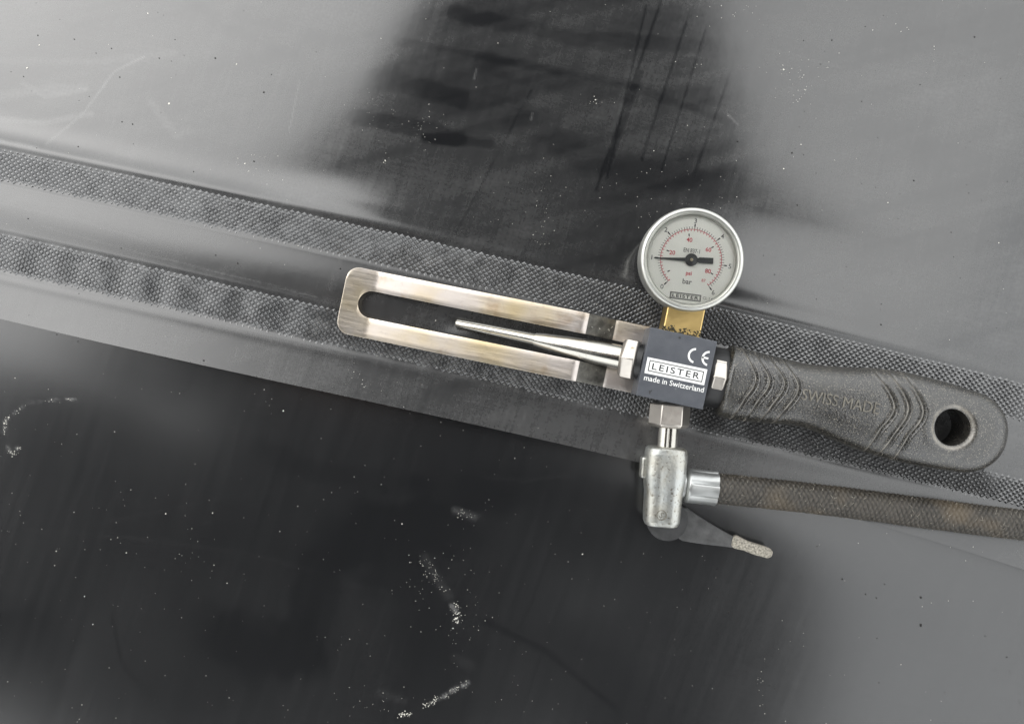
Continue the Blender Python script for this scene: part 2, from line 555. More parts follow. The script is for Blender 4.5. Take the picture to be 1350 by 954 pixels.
def film_upper(X, Y):
    F = 0.055 + 0.02 * fbm(X / 210, Y / 120, 31, 3)
    F += 0.012 * fbm((X * 0.97 - Y * 0.24) / 220, (X * 0.24 + Y * 0.97) / 16 * 1.0, 41, 3)
    S = lambda p, wd, a, s=0.5: stroke(F, X, Y, p, wd, a, s)
    F = S([(478, 108), (520, 104), (606, 132)], 13, -0.022, 0.5)
    F = S([(470, 155), (560, 170), (602, 184)], 11, -0.028, 0.4)
    F = S([(560, 182), (648, 190)], 6, -0.03, 0.6)
    F = S([(600, 18), (760, 52), (972, 62)], 10, -0.022, 0.5)
    F = S([(690, 160), (770, 205), (860, 232), (960, 240)], 20, -0.022, 0.6)
    F = S([(640, 85), (780, 120), (930, 130)], 14, -0.016, 0.6)
    F = S([(480, 45), (610, 70), (820, 110), (960, 160)], 5, -0.016, 0.7)
    for a, b, wd in (((872, 0), (786, 250), 2.0), ((852, 8), (800, 235), 1.4), ((905, 30), (846, 210), 1.8), ((930, 40), (872, 225), 1.3),
                     ((845, 95), (808, 205), 3.2), ((980, 50), (915, 230), 1.6), ((700, 120), (600, 310), 0.9)):
        F = S([a, b], wd, -0.03, 0.7)
    # chalky swirls at the upper left
    F = S([(0, 158), (60, 162), (120, 150)], 3.5, 0.095, 0.8)
    F = S([(62, 190), (110, 150), (150, 95), (190, 75)], 1.1, 0.133, 0.8)
    F = S([(0, 128), (60, 118), (112, 116)], 5, 0.057, 0.9)
    F = S([(30, 110), (60, 128), (115, 118)], 3, 0.057, 0.9)
    F = S([(200, 135), (232, 178), (250, 172)], 5, 0.053, 0.9)
    F = S([(0, 80), (120, 82), (230, 70)], 4, 0.038, 0.9)
    F = S([(395, 108), (381, 175)], 1.1, 0.133, 0.6)
    F = S([(250, 0), (300, 40), (430, 90)], 8, -0.012, 0.8)
    F = S([(320, 20), (460, 60)], 12, -0.014, 0.8)
    F = S([(0, 186), (50, 196)], 2.5, 0.133, 0.8)
    for k in range(16):
        x0 = 140 + 20 * k + 9 * math.sin(k * 5.1)
        F = S([(x0 + 45, 60 + 30 * math.sin(k * 2.3)), (x0, 190 + 25 * math.sin(k))], 1.6 + 1.2 * abs(math.sin(k * 3.3)), 0.012, 0.9)
    for k in range(26):
        x0 = 960 + 15 * k + 6 * math.sin(k * 7.3)
        F = S([(x0 + 60, 60 + 90 * math.sin(k * 2.9)), (x0, 330 + 80 * math.sin(k * 1.3))], 2.2, 0.006 * (1 if k % 3 else -1), 0.9)
    F = S([(1010, 62), (1110, 88)], 1.2, 0.03, 0.9)
    F = S([(960, 150), (974, 164)], 1.2, 0.08, 0.9)
    F = S([(625, 105), (628, 92)], 1.0, 0.08, 0.9)
    F = S([(700, 158), (702, 150)], 1.0, 0.08, 0.9)
    F = S([(0, 268), (120, 295), (200, 320)], 1.5, 0.05, 0.9)
    F = S([(60, 300), (180, 332), (420, 392)], 1.0, 0.04, 0.9)
    F = S([(0, 275), (30, 262), (60, 270)], 3, 0.03, 0.9)
    for k in range(30):
        x0 = 10 + 30 * k + 8 * math.sin(k * 3.7)
        y0 = 400 + 0.215 * x0
        F = S([(x0 + 12, y0 - 6), (x0, y0 + 34)], 1.4, 0.008 + 0.008 * math.sin(k * 2.7), 0.9)
    return np.clip(F, 0.004, 0.9)

def film_lower(X, Y):
    F = 0.028 + 0.008 * fbm(X / 160, Y / 120, 51, 3)
    F += 0.03 * smooth01((X - 760) / 420)
    S = lambda p, wd, a, s=0.5: stroke(F, X, Y, p, wd, a, s)
    F = S([(300, 840), (330, 860), (390, 860)], 36, -0.022, 0.6)
    F = S([(400, 860), (420, 740), (500, 690), (600, 700)], 32, -0.02, 0.6)
    F = S([(520, 720), (560, 830), (560, 930)], 50, -0.02, 0.6)
    for y0, a in ((500, 0.012), (509, 0.016), (518, 0.014), (527, 0.01)):
        F = S([(0, y0), (160, y0 + 2), (360, y0 + 16)], 2.4, a, 0.9)
    F = S([(30, 698), (200, 712), (330, 730), (410, 752)], 2.6, 0.012, 0.9)
    F = S([(130, 690), (300, 655), (420, 640)], 2.0, 0.010, 0.9)
    F = S([(260, 690), (390, 680)], 1.2, 0.008, 0.9)
    F = S([(0, 540), (14, 600)], 14, 0.010, 0.9)
    F = S([(640, 628), (690, 632), (750, 626)], 2.2, 0.016, 0.9)
    F = S([(600, 672), (632, 680)], 4, 0.04, 0.9)
    F = S([(450, 770), (510, 780), (530, 810)], 2.0, 0.012, 0.9)
    F = S([(490, 730), (560, 725)], 3, 0.012, 0.9)
    F = S([(600, 868), (618, 878)], 6, 0.03, 0.9)
    F = S([(640, 820), (720, 860), (810, 935)], 4.5, -0.02, 0.6)
    F = S([(145, 815), (160, 880), (205, 925)], 3.0, -0.016, 0.6)
    for k in range(22):
        x0 = 900 + 20 * k + 7 * math.sin(k * 4.1)
        F = S([(x0 + 70, 690 + 40 * math.sin(k * 1.9)), (x0 - 40, 940)], 2.0 + 1.5 * abs(math.sin(k * 2.2)), 0.006 * (1 if k % 2 else -1), 0.9)
    for k in range(14):
        x0 = 40 + 28 * k
        F = S([(x0 + 30, 520 + 30 * math.sin(k * 2)), (x0, 680 + 40 * math.sin(k))], 1.8, 0.004 * (1 if k % 2 else -1), 0.9)
    F = S([(0, 960), (20, 860)], 60, -0.025, 0.6)
    F = S([(560, 650), (760, 640), (840, 620)], 26, -0.014, 0.7)
    F = S([(350, 590), (420, 620), (560, 640)], 14, -0.012, 0.7)
    # chalky scuffs
    F = S([(6, 572), (8, 556), (22, 542), (40, 531), (70, 527), (100, 526)], 1.6, 0.30, 0.9)
    F = S([(6, 570), (8, 556)], 2.2, 0.35, 0.9)
    F = S([(10, 588), (15, 598), (24, 590)], 2.5, 0.35, 0.9)
    F = S([(597, 800), (603, 812), (601, 823)], 4.0, 0.45, 0.9)
    F = S([(584, 921), (600, 910), (617, 902)], 2.6, 0.40, 0.9)
    F = S([(556, 934), (584, 921)], 1.8, 0.2, 0.9)
    F = S([(526, 944), (540, 945)], 2.0, 0.4, 0.9)
    F = S([(560, 735), (575, 762), (590, 785)], 6, 0.06, 0.9)
    F = S([(600, 672), (626, 682)], 4.5, 0.12, 0.9)
    F = S([(500, 915), (530, 925)], 5, 0.04, 0.9)
    F = S([(1062, 690), (1108, 728)], 1.6, 0.018, 0.8)
    F = S([(1166, 705), (1214, 750)], 1.3, 0.04, 0.8)
    F = S([(1214, 750), (1192, 785)], 2.0, 0.012, 0.9)
    F = S([(1190, 792), (1160, 808)], 1.4, 0.02, 0.9)
    return np.clip(F, 0.002, 0.9)

def sheet(name, X, Y, Z, film, mat, thick):
    nr, nc = X.shape
    v = np.stack([X, Y, Z], -1).reshape(-1, 3)
    i = np.arange(nr * nc).reshape(nr, nc)
    f = np.stack([i[:-1, :-1], i[1:, :-1], i[1:, 1:], i[:-1, 1:]], -1).reshape(-1, 4)
    if thick:                                                # turn the free edge down and run back underneath
        e = v[i[-1]].copy(); e2 = e.copy(); e2[:, 2] -= thick
        j = len(v) + np.arange(nc)
        v = np.concatenate([v, e, e2, v[i[-6]] - np.array([0, 0, thick])])
        a = j; b = j + nc; c = j + 2 * nc
        f = np.concatenate([f, np.stack([a[:-1], b[:-1], b[1:], a[1:]], -1), np.stack([b[:-1], c[:-1], c[1:], b[1:]], -1)])
    me = bpy.data.meshes.new(name)
    me.vertices.add(len(v)); me.vertices.foreach_set('co', (v * MM).ravel())
    me.loops.add(f.size); me.loops.foreach_set('vertex_index', f.ravel().astype(np.int32))
    me.polygons.add(len(f))
    me.polygons.foreach_set('loop_start', np.arange(0, f.size, 4, dtype=np.int32))
    me.polygons.foreach_set('use_smooth', np.ones(len(f), bool))
    me.update(calc_edges=True); me.validate()
    at = me.attributes.new('film', 'FLOAT', 'POINT')
    fl = film(675 + v[:, 0] * KP, 477 - v[:, 1] * KP)
    at.data.foreach_set('value', fl.astype(np.float32))
    if thick:
        t = tau_of(v[:, 0], v[:, 1])
        ma = me.attributes.new('matte', 'FLOAT', 'POINT')
        ma.data.foreach_set('value', smooth01((t + 0.4) / 0.5).astype(np.float32))
    me.materials.append(mat)
    o = bpy.data.objects.new(name, me)
    return link(o)

# tool frame: origin under the square block, x along the handle
TOOL = (59.6, -2.2, 3.4)
TOOL_RZ = R(-11.6)
def tool_to_world(u, v):
    c, s = math.cos(TOOL_RZ), math.sin(TOOL_RZ)
    return TOOL[0] + u * c - v * s, TOOL[1] + u * s + v * c
TIP = tool_to_world(-83.5, 0.6)

xs = np.concatenate([np.linspace(-1500, -232, 50), np.arange(-230, 230.1, 0.55), np.linspace(232, 1500, 50)])
taus = np.concatenate([-np.linspace(90, 12, 60)[:-1], np.arange(-12, -1.0, 0.038), np.linspace(-1.0, 0, 26)[:-1],
                       np.linspace(0, 1, 16)[:-1], np.linspace(1, 2, 32)[:-1], np.linspace(2, 3, 16)[:-1], np.linspace(3, 4, 26)])
def rows_to_y(x, t):
    a, b, c, d, e = cA(x), cB(x), cC(x), cD(x), cE(x)
    y = np.where(t < 0, a - t * 15.0, 0)
    y = np.where((t >= 0) & (t < 1), a + (b - a) * t, y)
    y = np.where((t >= 1) & (t < 2), b + (c - b) * (t - 1), y)
    y = np.where((t >= 2) & (t < 3), c + (d - c) * (t - 2), y)
    return np.where(t >= 3, d + (e - d) * (t - 3), y)
X, T = np.meshgrid(xs, taus)
Y = rows_to_y(X, T)
upper = sheet('overlapping_membrane', X, Y, upper_z(X, Y), film_upper, MT['upper'], 1.6)
tag(upper, 'upper black plastic membrane with two knurled weld tracks and a free flap edge', 'membrane', 'structure')

ys = np.concatenate([np.linspace(1500, 30, 40), np.arange(29, -160, -0.8), np.linspace(-162, -1500, 50)])
X, Y = np.meshgrid(np.concatenate([np.linspace(-1500, -232, 40), np.arange(-230, 230.1, 0.9), np.linspace(232, 1500, 40)]), ys)
lower = sheet('ground_membrane', X, Y, lower_z(X, Y), film_lower, MT['lower'], 0)
tag(lower, 'lower glossy black plastic membrane lying flat under the flap', 'membrane', 'structure')

def knurl(name, c0, c1, seed, h0):
    """rows of small blunt pyramids pressed into one weld track"""
    p, q = 2.35, 2.05
    xs_ = np.arange(-330, 330, p / 2)
    vs, fs = [], []
    wid = 14.3
    cx, cy = [], []
    for k, x in enumerate(xs_):
        for j in range(-1, 16):
            if (k + j) % 2: continue
            cx.append(x); cy.append(j * q / 2)
    cx = np.array(cx); cy = np.array(cy)
    y0 = c0(cx); sl = (c0(cx + 1) - c0(cx - 1)) / 2
    wl = (c0(cx) - c1(cx)) / np.sqrt(1 + sl ** 2)
    tx, ty = 1 / np.sqrt(1 + sl ** 2), sl / np.sqrt(1 + sl ** 2)
    d = cy
    keep = (d > 0.35 + 0.35 * vnoise(cx / 3, cx * 0, seed)) & (d < wl - 0.35 + 0.3 * vnoise(cx / 3, cx * 0 + 5, seed))
    PX = cx + ty * d; PY = y0 - tx * d
    PX, PY, tx, ty, d, wl, cx = [a[keep] for a in (PX, PY, tx, ty, d, wl, cx)]
    edge = smooth01((np.minimum(d, wl - d) - 0.2 + 0.5 * vnoise(cx / 2.3, d * 0 + 3, seed + 9)) / 1.5)
    hh = h0 * (0.25 + 0.75 * edge) * (0.95 + 0.07 * vnoise(cx / 5, d / 4, seed + 3)) * (0.9 + 0.2 * rng.random(len(cx)))
    n = len(PX)
    V = np.zeros((n, 8, 3))
    for i, (a, b) in enumerate(((1, 0), (0, 1), (-1, 0), (0, -1))):
        for lev, s in ((0, 0.98), (1, 0.30)):
            sz = s * (0.55 + 0.45 * edge)
            ox, oy = a * p / 2 * sz, b * q / 2 * sz
            vx = PX + ox * tx - oy * ty; vy = PY + ox * ty + oy * tx
            V[:, i + 4 * lev, 0] = vx; V[:, i + 4 * lev, 1] = vy
            V[:, i + 4 * lev, 2] = upper_z(vx, vy) + (hh if lev else 0.03)
    base = (np.arange(n) * 8)[:, None, None]
    q_ = np.array([(0, 1, 5, 4), (1, 2, 6, 5), (2, 3, 7, 6), (3, 0, 4, 7), (4, 5, 6, 7)])[None]
    F = (base + q_).reshape(-1, 4)
    o = build(name, V.reshape(-1, 3), F, MT['knurl'], upper)
    o['kind'] = 'stuff'
    return o
knurl('knurled_weld_track', cA, cB, 1, 0.46)
knurl('knurled_weld_track', cC, cD, 2, 0.5)

# ------------------------------------------------------------------ the pressure test tool
tool = empty('pressure_test_needle', TOOL, (0, 0, TOOL_RZ))
tool.scale = (0.994,) * 3
tag(tool, 'air pressure test needle with round gauge, slotted steel foot, black grip, valve and braided hose', 'pressure tester')

# --- slotted foot plate ------------------------------------------------------------------
def foot_plate():
    prof = [(-127.6, 7.0), (-116.5, 5.2), (-35.6, 14.6), (-23.2, 8.2), (9.0, 8.2)]
    rad = [3.0, 1.6, 1.4]
    pts = []
    def arc(p0, p1, p2, r):
        a = Vector(p0) - Vector(p1); b = Vector(p2) - Vector(p1)
        ang = a.angle(b)
        d = r / math.tan(ang / 2)
        s, e = Vector(p1) + a.normalized() * d, Vector(p1) + b.normalized() * d
        out = []
        for k in range(7):
            t = k / 6
            out.append(tuple((1 - t) ** 2 * s + 2 * t * (1 - t) * Vector(p1) + t * t * e))
        return out
    pts = [prof[0]]
    for k in range(3):
        pts += arc(prof[k], prof[k + 1], prof[k + 2], rad[k] * 3)
    pts.append(prof[-1])
    pts = np.array(pts)
    sl = np.concatenate([[0], np.cumsum(np.hypot(*np.diff(pts, axis=0).T))])
    L = sl[-1]
    hw, rc = 13.0, 5.0
    s0, rs = 6.4, 5.15                        # where the slot starts, its half width
    s_end = L
    ss = np.unique(np.round(np.concatenate([np.linspace(0, rc, 14), np.linspace(rc, s0, 3), s0 + rs * (1 - np.cos(np.linspace(0, np.pi / 2, 18))),
                    np.linspace(s0 + rs, L, 60), sl]), 4))
    vo = np.where(ss < rc, hw - rc + np.sqrt(np.maximum(0, rc ** 2 - (rc - ss) ** 2)), hw)
    vi = np.where(ss < s0, 0, np.where(ss < s0 + rs, np.sqrt(np.maximum(0, rs ** 2 - (rs - (ss - s0)) ** 2)), rs))
    U = np.interp(ss, sl, pts[:, 0]); Zt = np.interp(ss, sl, pts[:, 1])
    bm = bmesh.new()
    nc = 5
    for side in (1, -1):
        grid = []
        for k in range(len(ss)):
            row = []
            for c in range(nc):
                t = c / (nc - 1)
                row.append(bm.verts.new((U[k] * MM, (0.75 + side * (vi[k] + (vo[k] - vi[k]) * t)) * MM, Zt[k] * MM)))
            grid.append(row)
        for k in range(len(ss) - 1):
            for c in range(nc - 1):
                q = [grid[k][c], grid[k + 1][c], grid[k + 1][c + 1], grid[k][c + 1]]
                f = bm.faces.new(q if side < 0 else q[::-1])
                um = (U[k] + U[k + 1]) / 2
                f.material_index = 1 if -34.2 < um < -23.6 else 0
                f.smooth = True
    bmesh.ops.remove_doubles(bm, verts=bm.verts, dist=1e-6)
    bmesh.ops.recalc_face_normals(bm, faces=bm.faces)
    if sum(f.normal.z for f in bm.faces) < 0:
        bmesh.ops.reverse_faces(bm, faces=bm.faces)
    me = bpy.data.meshes.new('foot_plate')
    bm.to_mesh(me); bm.free()
    me.materials.append(MT['plate']); me.materials.append(MT['dirty'])
    o = link(bpy.data.objects.new('foot_plate', me), tool)
    so = o.modifiers.new('thick', 'SOLIDIFY'); so.thickness = 1.9 * MM; so.offset = -1
    b = o.modifiers.new('bevel', 'BEVEL'); b.width = 0.3 * MM; b.segments = 2; b.limit_method = 'ANGLE'; b.angle_limit = R(50)
    tag(o, 'slotted bent steel foot with yellow heat tint')
    return o
foot_plate()

# --- nozzle -------------------------------------------------------------------------------
n0, n1 = (-12.4, -0.1, 17.6), (-83.2, 0.55, 1.7)
m = along(n0, n1)
Ln = (Vector(n1) - Vector(n0)).length
nz = MB().lathe([(0.0, 3.0), (4.3, 3.0), (4.45, 5.0), (4.4, 16), (3.9, 24.5), (3.75, 28), (3.75, 28.05), (3.0, 38.0), (2.62, 40.6), (2.6, 40.9), (2.25, 40.95), (2.2, 42),
                 (1.95, 60), (1.85, Ln - 0.6), (1.5, Ln), (1.05, Ln), (1.0, Ln - 4), (0, Ln - 4)], 40, m)
nozzle = nz.build('nozzle', MT['nozzle'], tool, smooth=35)
MB().lathe([(0, 1.0), (7.1, 1.0), (8.3, 1.7), (8.35, 6.0), (6.9, 7.3), (5.0, 7.4), (0, 7.4)], 6, m, phase=math.pi / 6 + math.pi / 6 * 0).build('hex_nut', MT['nut'], nozzle, smooth=20, bevel=0.35)
MB().lathe([(0, -1), (6.4, -1), (6.4, 1.1), (0, 1.1)], 32, m).build('sealing_ring', MT['rubber'], nozzle, smooth=40)

# --- square block with its print ---------------------------------------------------------
blk = MB().box((0, -0.1, 17.7), (24.9, 25.4, 18.6), R(-0.6)).build('valve_block', MT['block'], tool, bevel=0.35, seg=3)
ZT = 27.02
def flat(poly, z, h=0.06): return MB().prism(poly, z, z + h)
def rect_frame(cx, cy, w_, h_, t, z, rz, hh=0.06):
    mb = MB()
    c, s = math.cos(rz), math.sin(rz)
    o = [(-w_ / 2, -h_ / 2), (w_ / 2, -h_ / 2), (w_ / 2, h_ / 2), (-w_ / 2, h_ / 2)]
    i = [(-w_ / 2 + t, -h_ / 2 + t), (w_ / 2 - t, -h_ / 2 + t), (w_ / 2 - t, h_ / 2 - t), (-w_ / 2 + t, h_ / 2 - t)]
    tr = lambda p: (cx + p[0] * c - p[1] * s, cy + p[0] * s + p[1] * c)
    o = [tr(p) for p in o]; i = [tr(p) for p in i]
    vs = [(x, y, z + hh) for x, y in o + i]
    fs = [(k, (k + 1) % 4, 4 + (k + 1) % 4, 4 + k) for k in range(4)]
    return mb.add(vs, fs)
prz = R(-0.4)
lg = flat([(-11.2, -4.1), (11.0, -4.15), (11.0, 1.75), (-11.2, 1.8)], ZT).build('logo_plate', MT['print_white'], blk)
rect_frame(-0.1, -1.17, 20.2, 4.05, 0.33, ZT + 0.03, prz, 0.06).build('logo_outline', MT['print_black'], blk)
v, f = text_mesh('LEISTER', width=17.6, height=2.35, bold=0.012, spacing=1.28)
build('logo_lettering', place(v, -0.1, -1.17, ZT + 0.11, prz), f, MT['print_black'], blk)
v, f = text_mesh('made in Switzerland', width=22.2, bold=0.008)
build('origin_lettering', place(v, 0.15, -5.75, ZT + 0.06, prz), f, MT['print_white'], blk)
def ce_mark():
    mb = MB()
    r0, r1 = 2.05, 2.8
    def ring(cx, cy, a0, a1, n=22):
        vs, fs = [], []
        for k in range(n + 1):
            a = a0 + (a1 - a0) * k / n
            vs += [(cx + r0 * math.cos(a), cy + r0 * math.sin(a), 0), (cx + r1 * math.cos(a), cy + r1 * math.sin(a), 0)]
        for k in range(n): fs.append((2 * k, 2 * k + 1, 2 * k + 3, 2 * k + 2))
        mb.add(vs, fs)
    ring(6.1, 5.7, R(97), R(263))
    ring(11.2, 5.7, R(97), R(263))
    mb.add([(8.5, 5.35, 0), (10.9, 5.35, 0), (10.9, 6.05, 0), (8.5, 6.05, 0)], [(0, 1, 2, 3)])
    v = np.array(mb.v); v[:, 0] -= 0.35; v[:, 2] = ZT + 0.06
    build('conformity_mark', v, mb.f, MT['print_white'], blk)
ce_mark()
MB().lathe([(0, 0), (0.45, 0), (0.45, 0.25), (0, 0.25)], 10, Matrix.Translation((-1.2, 11.0, ZT - 0.1))).build('punch_mark', MT['print_black'], blk)
MB().box((-7.9, -10.6, ZT + 0.02), (0.45, 1.3, 0.08), 0.3).box((-7.5, -10.1, ZT + 0.03), (0.35, 0.9, 0.08), -0.5).build('scratch', MT['print_black'], blk)

# --- gauge --------------------------------------------------------------------------------
GX, GY = -2.5, 39.8
gm = Matrix.Translation((GX, GY, 0))
gauge = MB().lathe([(0, 4.0), (16.5, 4.0), (17.6, 5.2), (17.8, 22.0), (0, 22.0)], 72, gm).build('gauge_case', MT['rubber'], tool, smooth=40)
MB().lathe([(17.6, 17.0), (18.6, 17.2), (18.95, 18.0), (19.0, 26.0), (18.75, 27.6), (18.2, 28.3), (17.7, 28.35), (17.35, 28.0), (17.2, 27.0), (16.95, 26.85),
            (16.6, 27.15), (16.25, 26.6), (16.2, 24.9), (16.2, 17.0)], 96, gm).build('bezel', MT['bezel'], gauge, smooth=50)
ZD = 24.6
MB().lathe([(0, 22.2), (16.35, 22.2), (16.35, ZD), (0, ZD)], 72, gm).build('dial', MT['dial'], gauge, smooth=30)
A0, SPAN = 222.3, 278.0
def dpos(r, deg): return GX + r * math.cos(R(deg)), GY + r * math.sin(R(deg))
# the dial sits in the tool frame, whose x axis is turned by TOOL_RZ
TW = 11.6
def scale(name, r0, r1, steps, major, mat, wd, wdm, z, rm=None):
    mb = MB()
    for k in range(steps + 1):
        a = A0 - SPAN * k / steps + TW
        big = k % major == 0
        ra, rb = (r0, rm if (big and rm) else r1)
        w2 = (wdm if big else wd) / 2
        c, s = math.cos(R(a)), math.sin(R(a))
        P = lambda r, t: (GX + r * c - t * s, GY + r * s + t * c, z)
        mb.add([P(ra, -w2), P(rb, -w2), P(rb, w2), P(ra, w2)], [(0, 1, 2, 3)])
    return mb.build(name, mat, gauge)
scale('bar_scale', 11.35, 12.2, 60, 10, MT['print_grey'], 0.20, 0.26, ZD + 0.06)
scale('bar_major_marks', 12.2, 12.2, 6, 1, MT['print_black'], 0.4, 0.45, ZD + 0.06, 13.3)
psi = scale('pressure_scale', 10.5, 11.2, 44, 5, MT['print_red'], 0.24, 0.3, ZD + 0.06)
mb = MB()
n = 80
for k in range(n):
    a, b = A0 + TW - SPAN * k / n, A0 + TW - SPAN * (k + 1) / n
    mb.add([(*dpos(11.1, a), ZD + 0.08), (*dpos(11.32, a), ZD + 0.08), (*dpos(11.32, b), ZD + 0.08), (*dpos(11.1, b), ZD + 0.08)], [(3, 2, 1, 0)])
mb.build('scale_arc', MT['print_red'], gauge)
mb = MB()
for p in (5, 20, 40, 60, 80):
    a = R(A0 + TW - SPAN * p / 87.0)
    c, s = math.cos(a), math.sin(a)
    P = lambda r, t: (GX + r * c - t * s, GY + r * s + t * c, ZD + 0.1)
    mb.add([P(8.6, -0.16), P(9.6, -0.24), P(9.6, 0.24), P(8.6, 0.16)], [(0, 1, 2, 3)])
mb.build('pressure_major_marks', MT['print_black'], gauge)
trz = R(TW - 7.2)
def dtext(name, body, r, ang, h, mat, bold=0.01):
    x, y = dpos(r, ang + TW)
    v, f = text_mesh(body, height=h, bold=bold)
    build(name, place(v, x, y, ZD + 0.1, trz), f, mat, gauge)
for k in range(7):
    dtext('bar_numeral', str(k), 14.4, A0 - SPAN * k / 6, 1.75, MT['print_grey'])
for p in (20, 40, 60, 80):
    dtext('pressure_numeral', str(p), 7.4, A0 - SPAN * p / 87, 1.6, MT['print_red'], 0.02)
dtext('pressure_numeral', '87', 8.8, A0 - SPAN * 87 / 87 - 3, 1.1, MT['print_red'])
def dtext2(name, body, dx, dy, h, mat, bold=0.01, width=None):
    c, s = math.cos(R(TW)), math.sin(R(TW))
    v, f = text_mesh(body, height=h, width=width, bold=bold)
    build(name, place(v, GX + dx * c - dy * s, GY + dx * s + dy * c, ZD + 0.1, trz), f, mat, gauge)
K = 19.0 / 366
dtext2('norm_lettering', 'EN 837-1', 5 * K, 65 * K, 1.55, MT['print_grey'], 0.01, 6.0)
dtext2('unit_lettering', 'psi', -16 * K, -98 * K, 1.9, MT['print_red'], 0.02)
dtext2('unit_lettering', 'bar', -27 * K, -152 * K, 1.9, MT['print_grey'], 0.015)
dtext2('class_lettering', 'CL 1.6', 118 * K, -272 * K, 1.0, MT['print_grey'], 0.005)
c, s = math.cos(R(TW)), math.sin(R(TW))
bx, by = -40 * K, -258 * K
cx, cy = GX + bx * c - by * s, GY + bx * s + by * c
rect_frame(cx, cy, 11.4, 2.5, 0.24, ZD + 0.05, trz).build('dial_logo_outline', MT['print_black'], gauge)
rect_frame(cx, cy, 10.6, 1.75, 0.12, ZD + 0.06, trz).build('dial_logo_outline', MT['print_black'], gauge)
v, f = text_mesh('LEISTER', width=9.6, height=1.2, bold=0.02, spacing=1.2)
build('dial_logo_lettering', place(v, cx, cy, ZD + 0.11, trz), f, MT['print_black'], gauge)
pa = R(177.0 + TW)
pc, ps = math.cos(pa), math.sin(pa)
def pp(r, t): return (GX + r * pc - t * ps, GY + r * ps + t * pc)
ptr = MB().prism([pp(13.6, -0.14), pp(13.6, 0.14), pp(3, 0.62), pp(1, 0.75), pp(-2.5, 0.8), pp(-3.0, 1.05), pp(-8.0, 1.1), pp(-8.0, -1.1), pp(-3.0, -1.05), pp(-2.5, -0.8), pp(1, -0.75), pp(3, -0.62)], ZD + 0.55, ZD + 0.85).build('pointer', MT['pointer'], gauge)
MB().lathe([(0, ZD + 0.3), (2.3, ZD + 0.3), (2.3, ZD + 1.15), (2.0, ZD + 1.35), (0, ZD + 1.35)], 32, gm).build('hub', MT['pointer'], ptr, smooth=40)
MB().lathe([(0, ZD + 1.3), (0.6, ZD + 1.3), (0.55, ZD + 1.6), (0, ZD + 1.62)], 16, gm).build('hub_pin', MT['pin'], ptr, smooth=40)
MB().lathe([(0, 26.55), (16.4, 26.5), (16.4, 26.75), (9, 26.95), (0, 27.0)], 72, gm).build('glass', MT['glass'], gauge, smooth=40)
# brass connection between gauge and block
stub = MB().box((-0.3, 17.6, 16.2), (13.9, 12.0, 13.0)).build('brass_connector', MT['brass'], tool, bevel=0.5)
mb = MB()
for k in range(150):
    x = -7.4 + 14.4 * random.random()
    y = 12.9 + 1.9 * random.random() ** 2.0 + 0.5 * math.sin(x * 1.3)
    r = 0.18 + 0.3 * random.random()
    mm_ = Matrix.Translation((x, y, 22.5 + 0.25 * random.random())) @ Matrix.Rotation(random.random() * 3, 4, 'Z')
    mb.lathe([(0, -r), (r, -r * 0.3), (r * 0.8, r * 0.5), (0, r)], 5, mm_)
gr = mb.build('thread_sealant', MT['grime'], stub)
gr['kind'] = 'stuff'

# --- grip ---------------------------------------------------------------------------------
HZ = 15.0
upt = np.array([(19.2, 13.0), (25, 12.5), (33, 11.9), (41, 11.6), (51, 11.8), (60.5, 12.9), (72.8, 15.0), (86.9, 15.9), (99.6, 15.5), (110, 14.4)])
lot = np.array([(19.2, -14.2), (27.3, -14.4), (38, -13.3), (51, -12.0), (57, -12.6), (64.4, -14.4), (78.4, -16.6), (90.2, -17.4), (101.9, -17.3), (110, -16.8)])
def cub(p, q):
    """smooth interpolation through points (local quadratic blend)"""
    x, y = p[:, 0], p[:, 1]
    mth = np.gradient(y, x)
    k = np.clip(np.searchsorted(x, q) - 1, 0, len(x) - 2)
    h = x[k + 1] - x[k]
    t = (q - x[k]) / h
    return (2 * t ** 3 - 3 * t ** 2 + 1) * y[k] + (t ** 3 - 2 * t ** 2 + t) * h * mth[k] + (-2 * t ** 3 + 3 * t ** 2) * y[k + 1] + (t ** 3 - t ** 2) * h * mth[k + 1]
def grip_dims(u):
    u = np.asarray(u, float)
    uu = np.minimum(u, 110)
    vt, vb = cub(upt, uu), cub(lot, uu)
    e = np.clip((u - 110) / 17.4, 0, 1)
    k = np.sqrt(np.maximum(0, 1 - e ** 2.15))
    front = 1 - 0.10 * np.clip(1 - (u - 19.2) / 1.6, 0, 1) ** 2
    vc, hw = (vt + vb) / 2, (vt - vb) / 2 * k * front
    th = np.interp(uu, [19, 35, 52, 75, 95, 110], [12.2, 11.6, 11.2, 11.8, 11.0, 9.8]) * np.maximum(0, 1 - e ** 3.2) ** 0.5 * front
    return vc, hw, th
gro = [[(24.0, 11.7), (29.8, 1.4), (27.0, -7.1), (25.1, -14.2)], [(29.0, 11.0), (34.9, 1.6), (31.8, -7.0), (30.1, -13.6)], [(34.0, 11.2), (40.5, 2.3), (37.5, -6.7), (35.3, -13.2)],
       [(39.1, 11.3), (45.7, 2.0), (42.5, -7.5), (40.5, -12.5)], [(72.0, 14.7), (81.4, 1.4), (77.6, -8.2), (75.8, -16.6)], [(77.7, 15.2), (86.5, 2.4), (83.1, -8.9), (80.7, -16.9)],
       [(83.5, 15.5), (92.2, 1.8), (88.3, -8.7), (86.9, -16.9)]]
HOLE, HR = (103.6, -0.9), 6.8
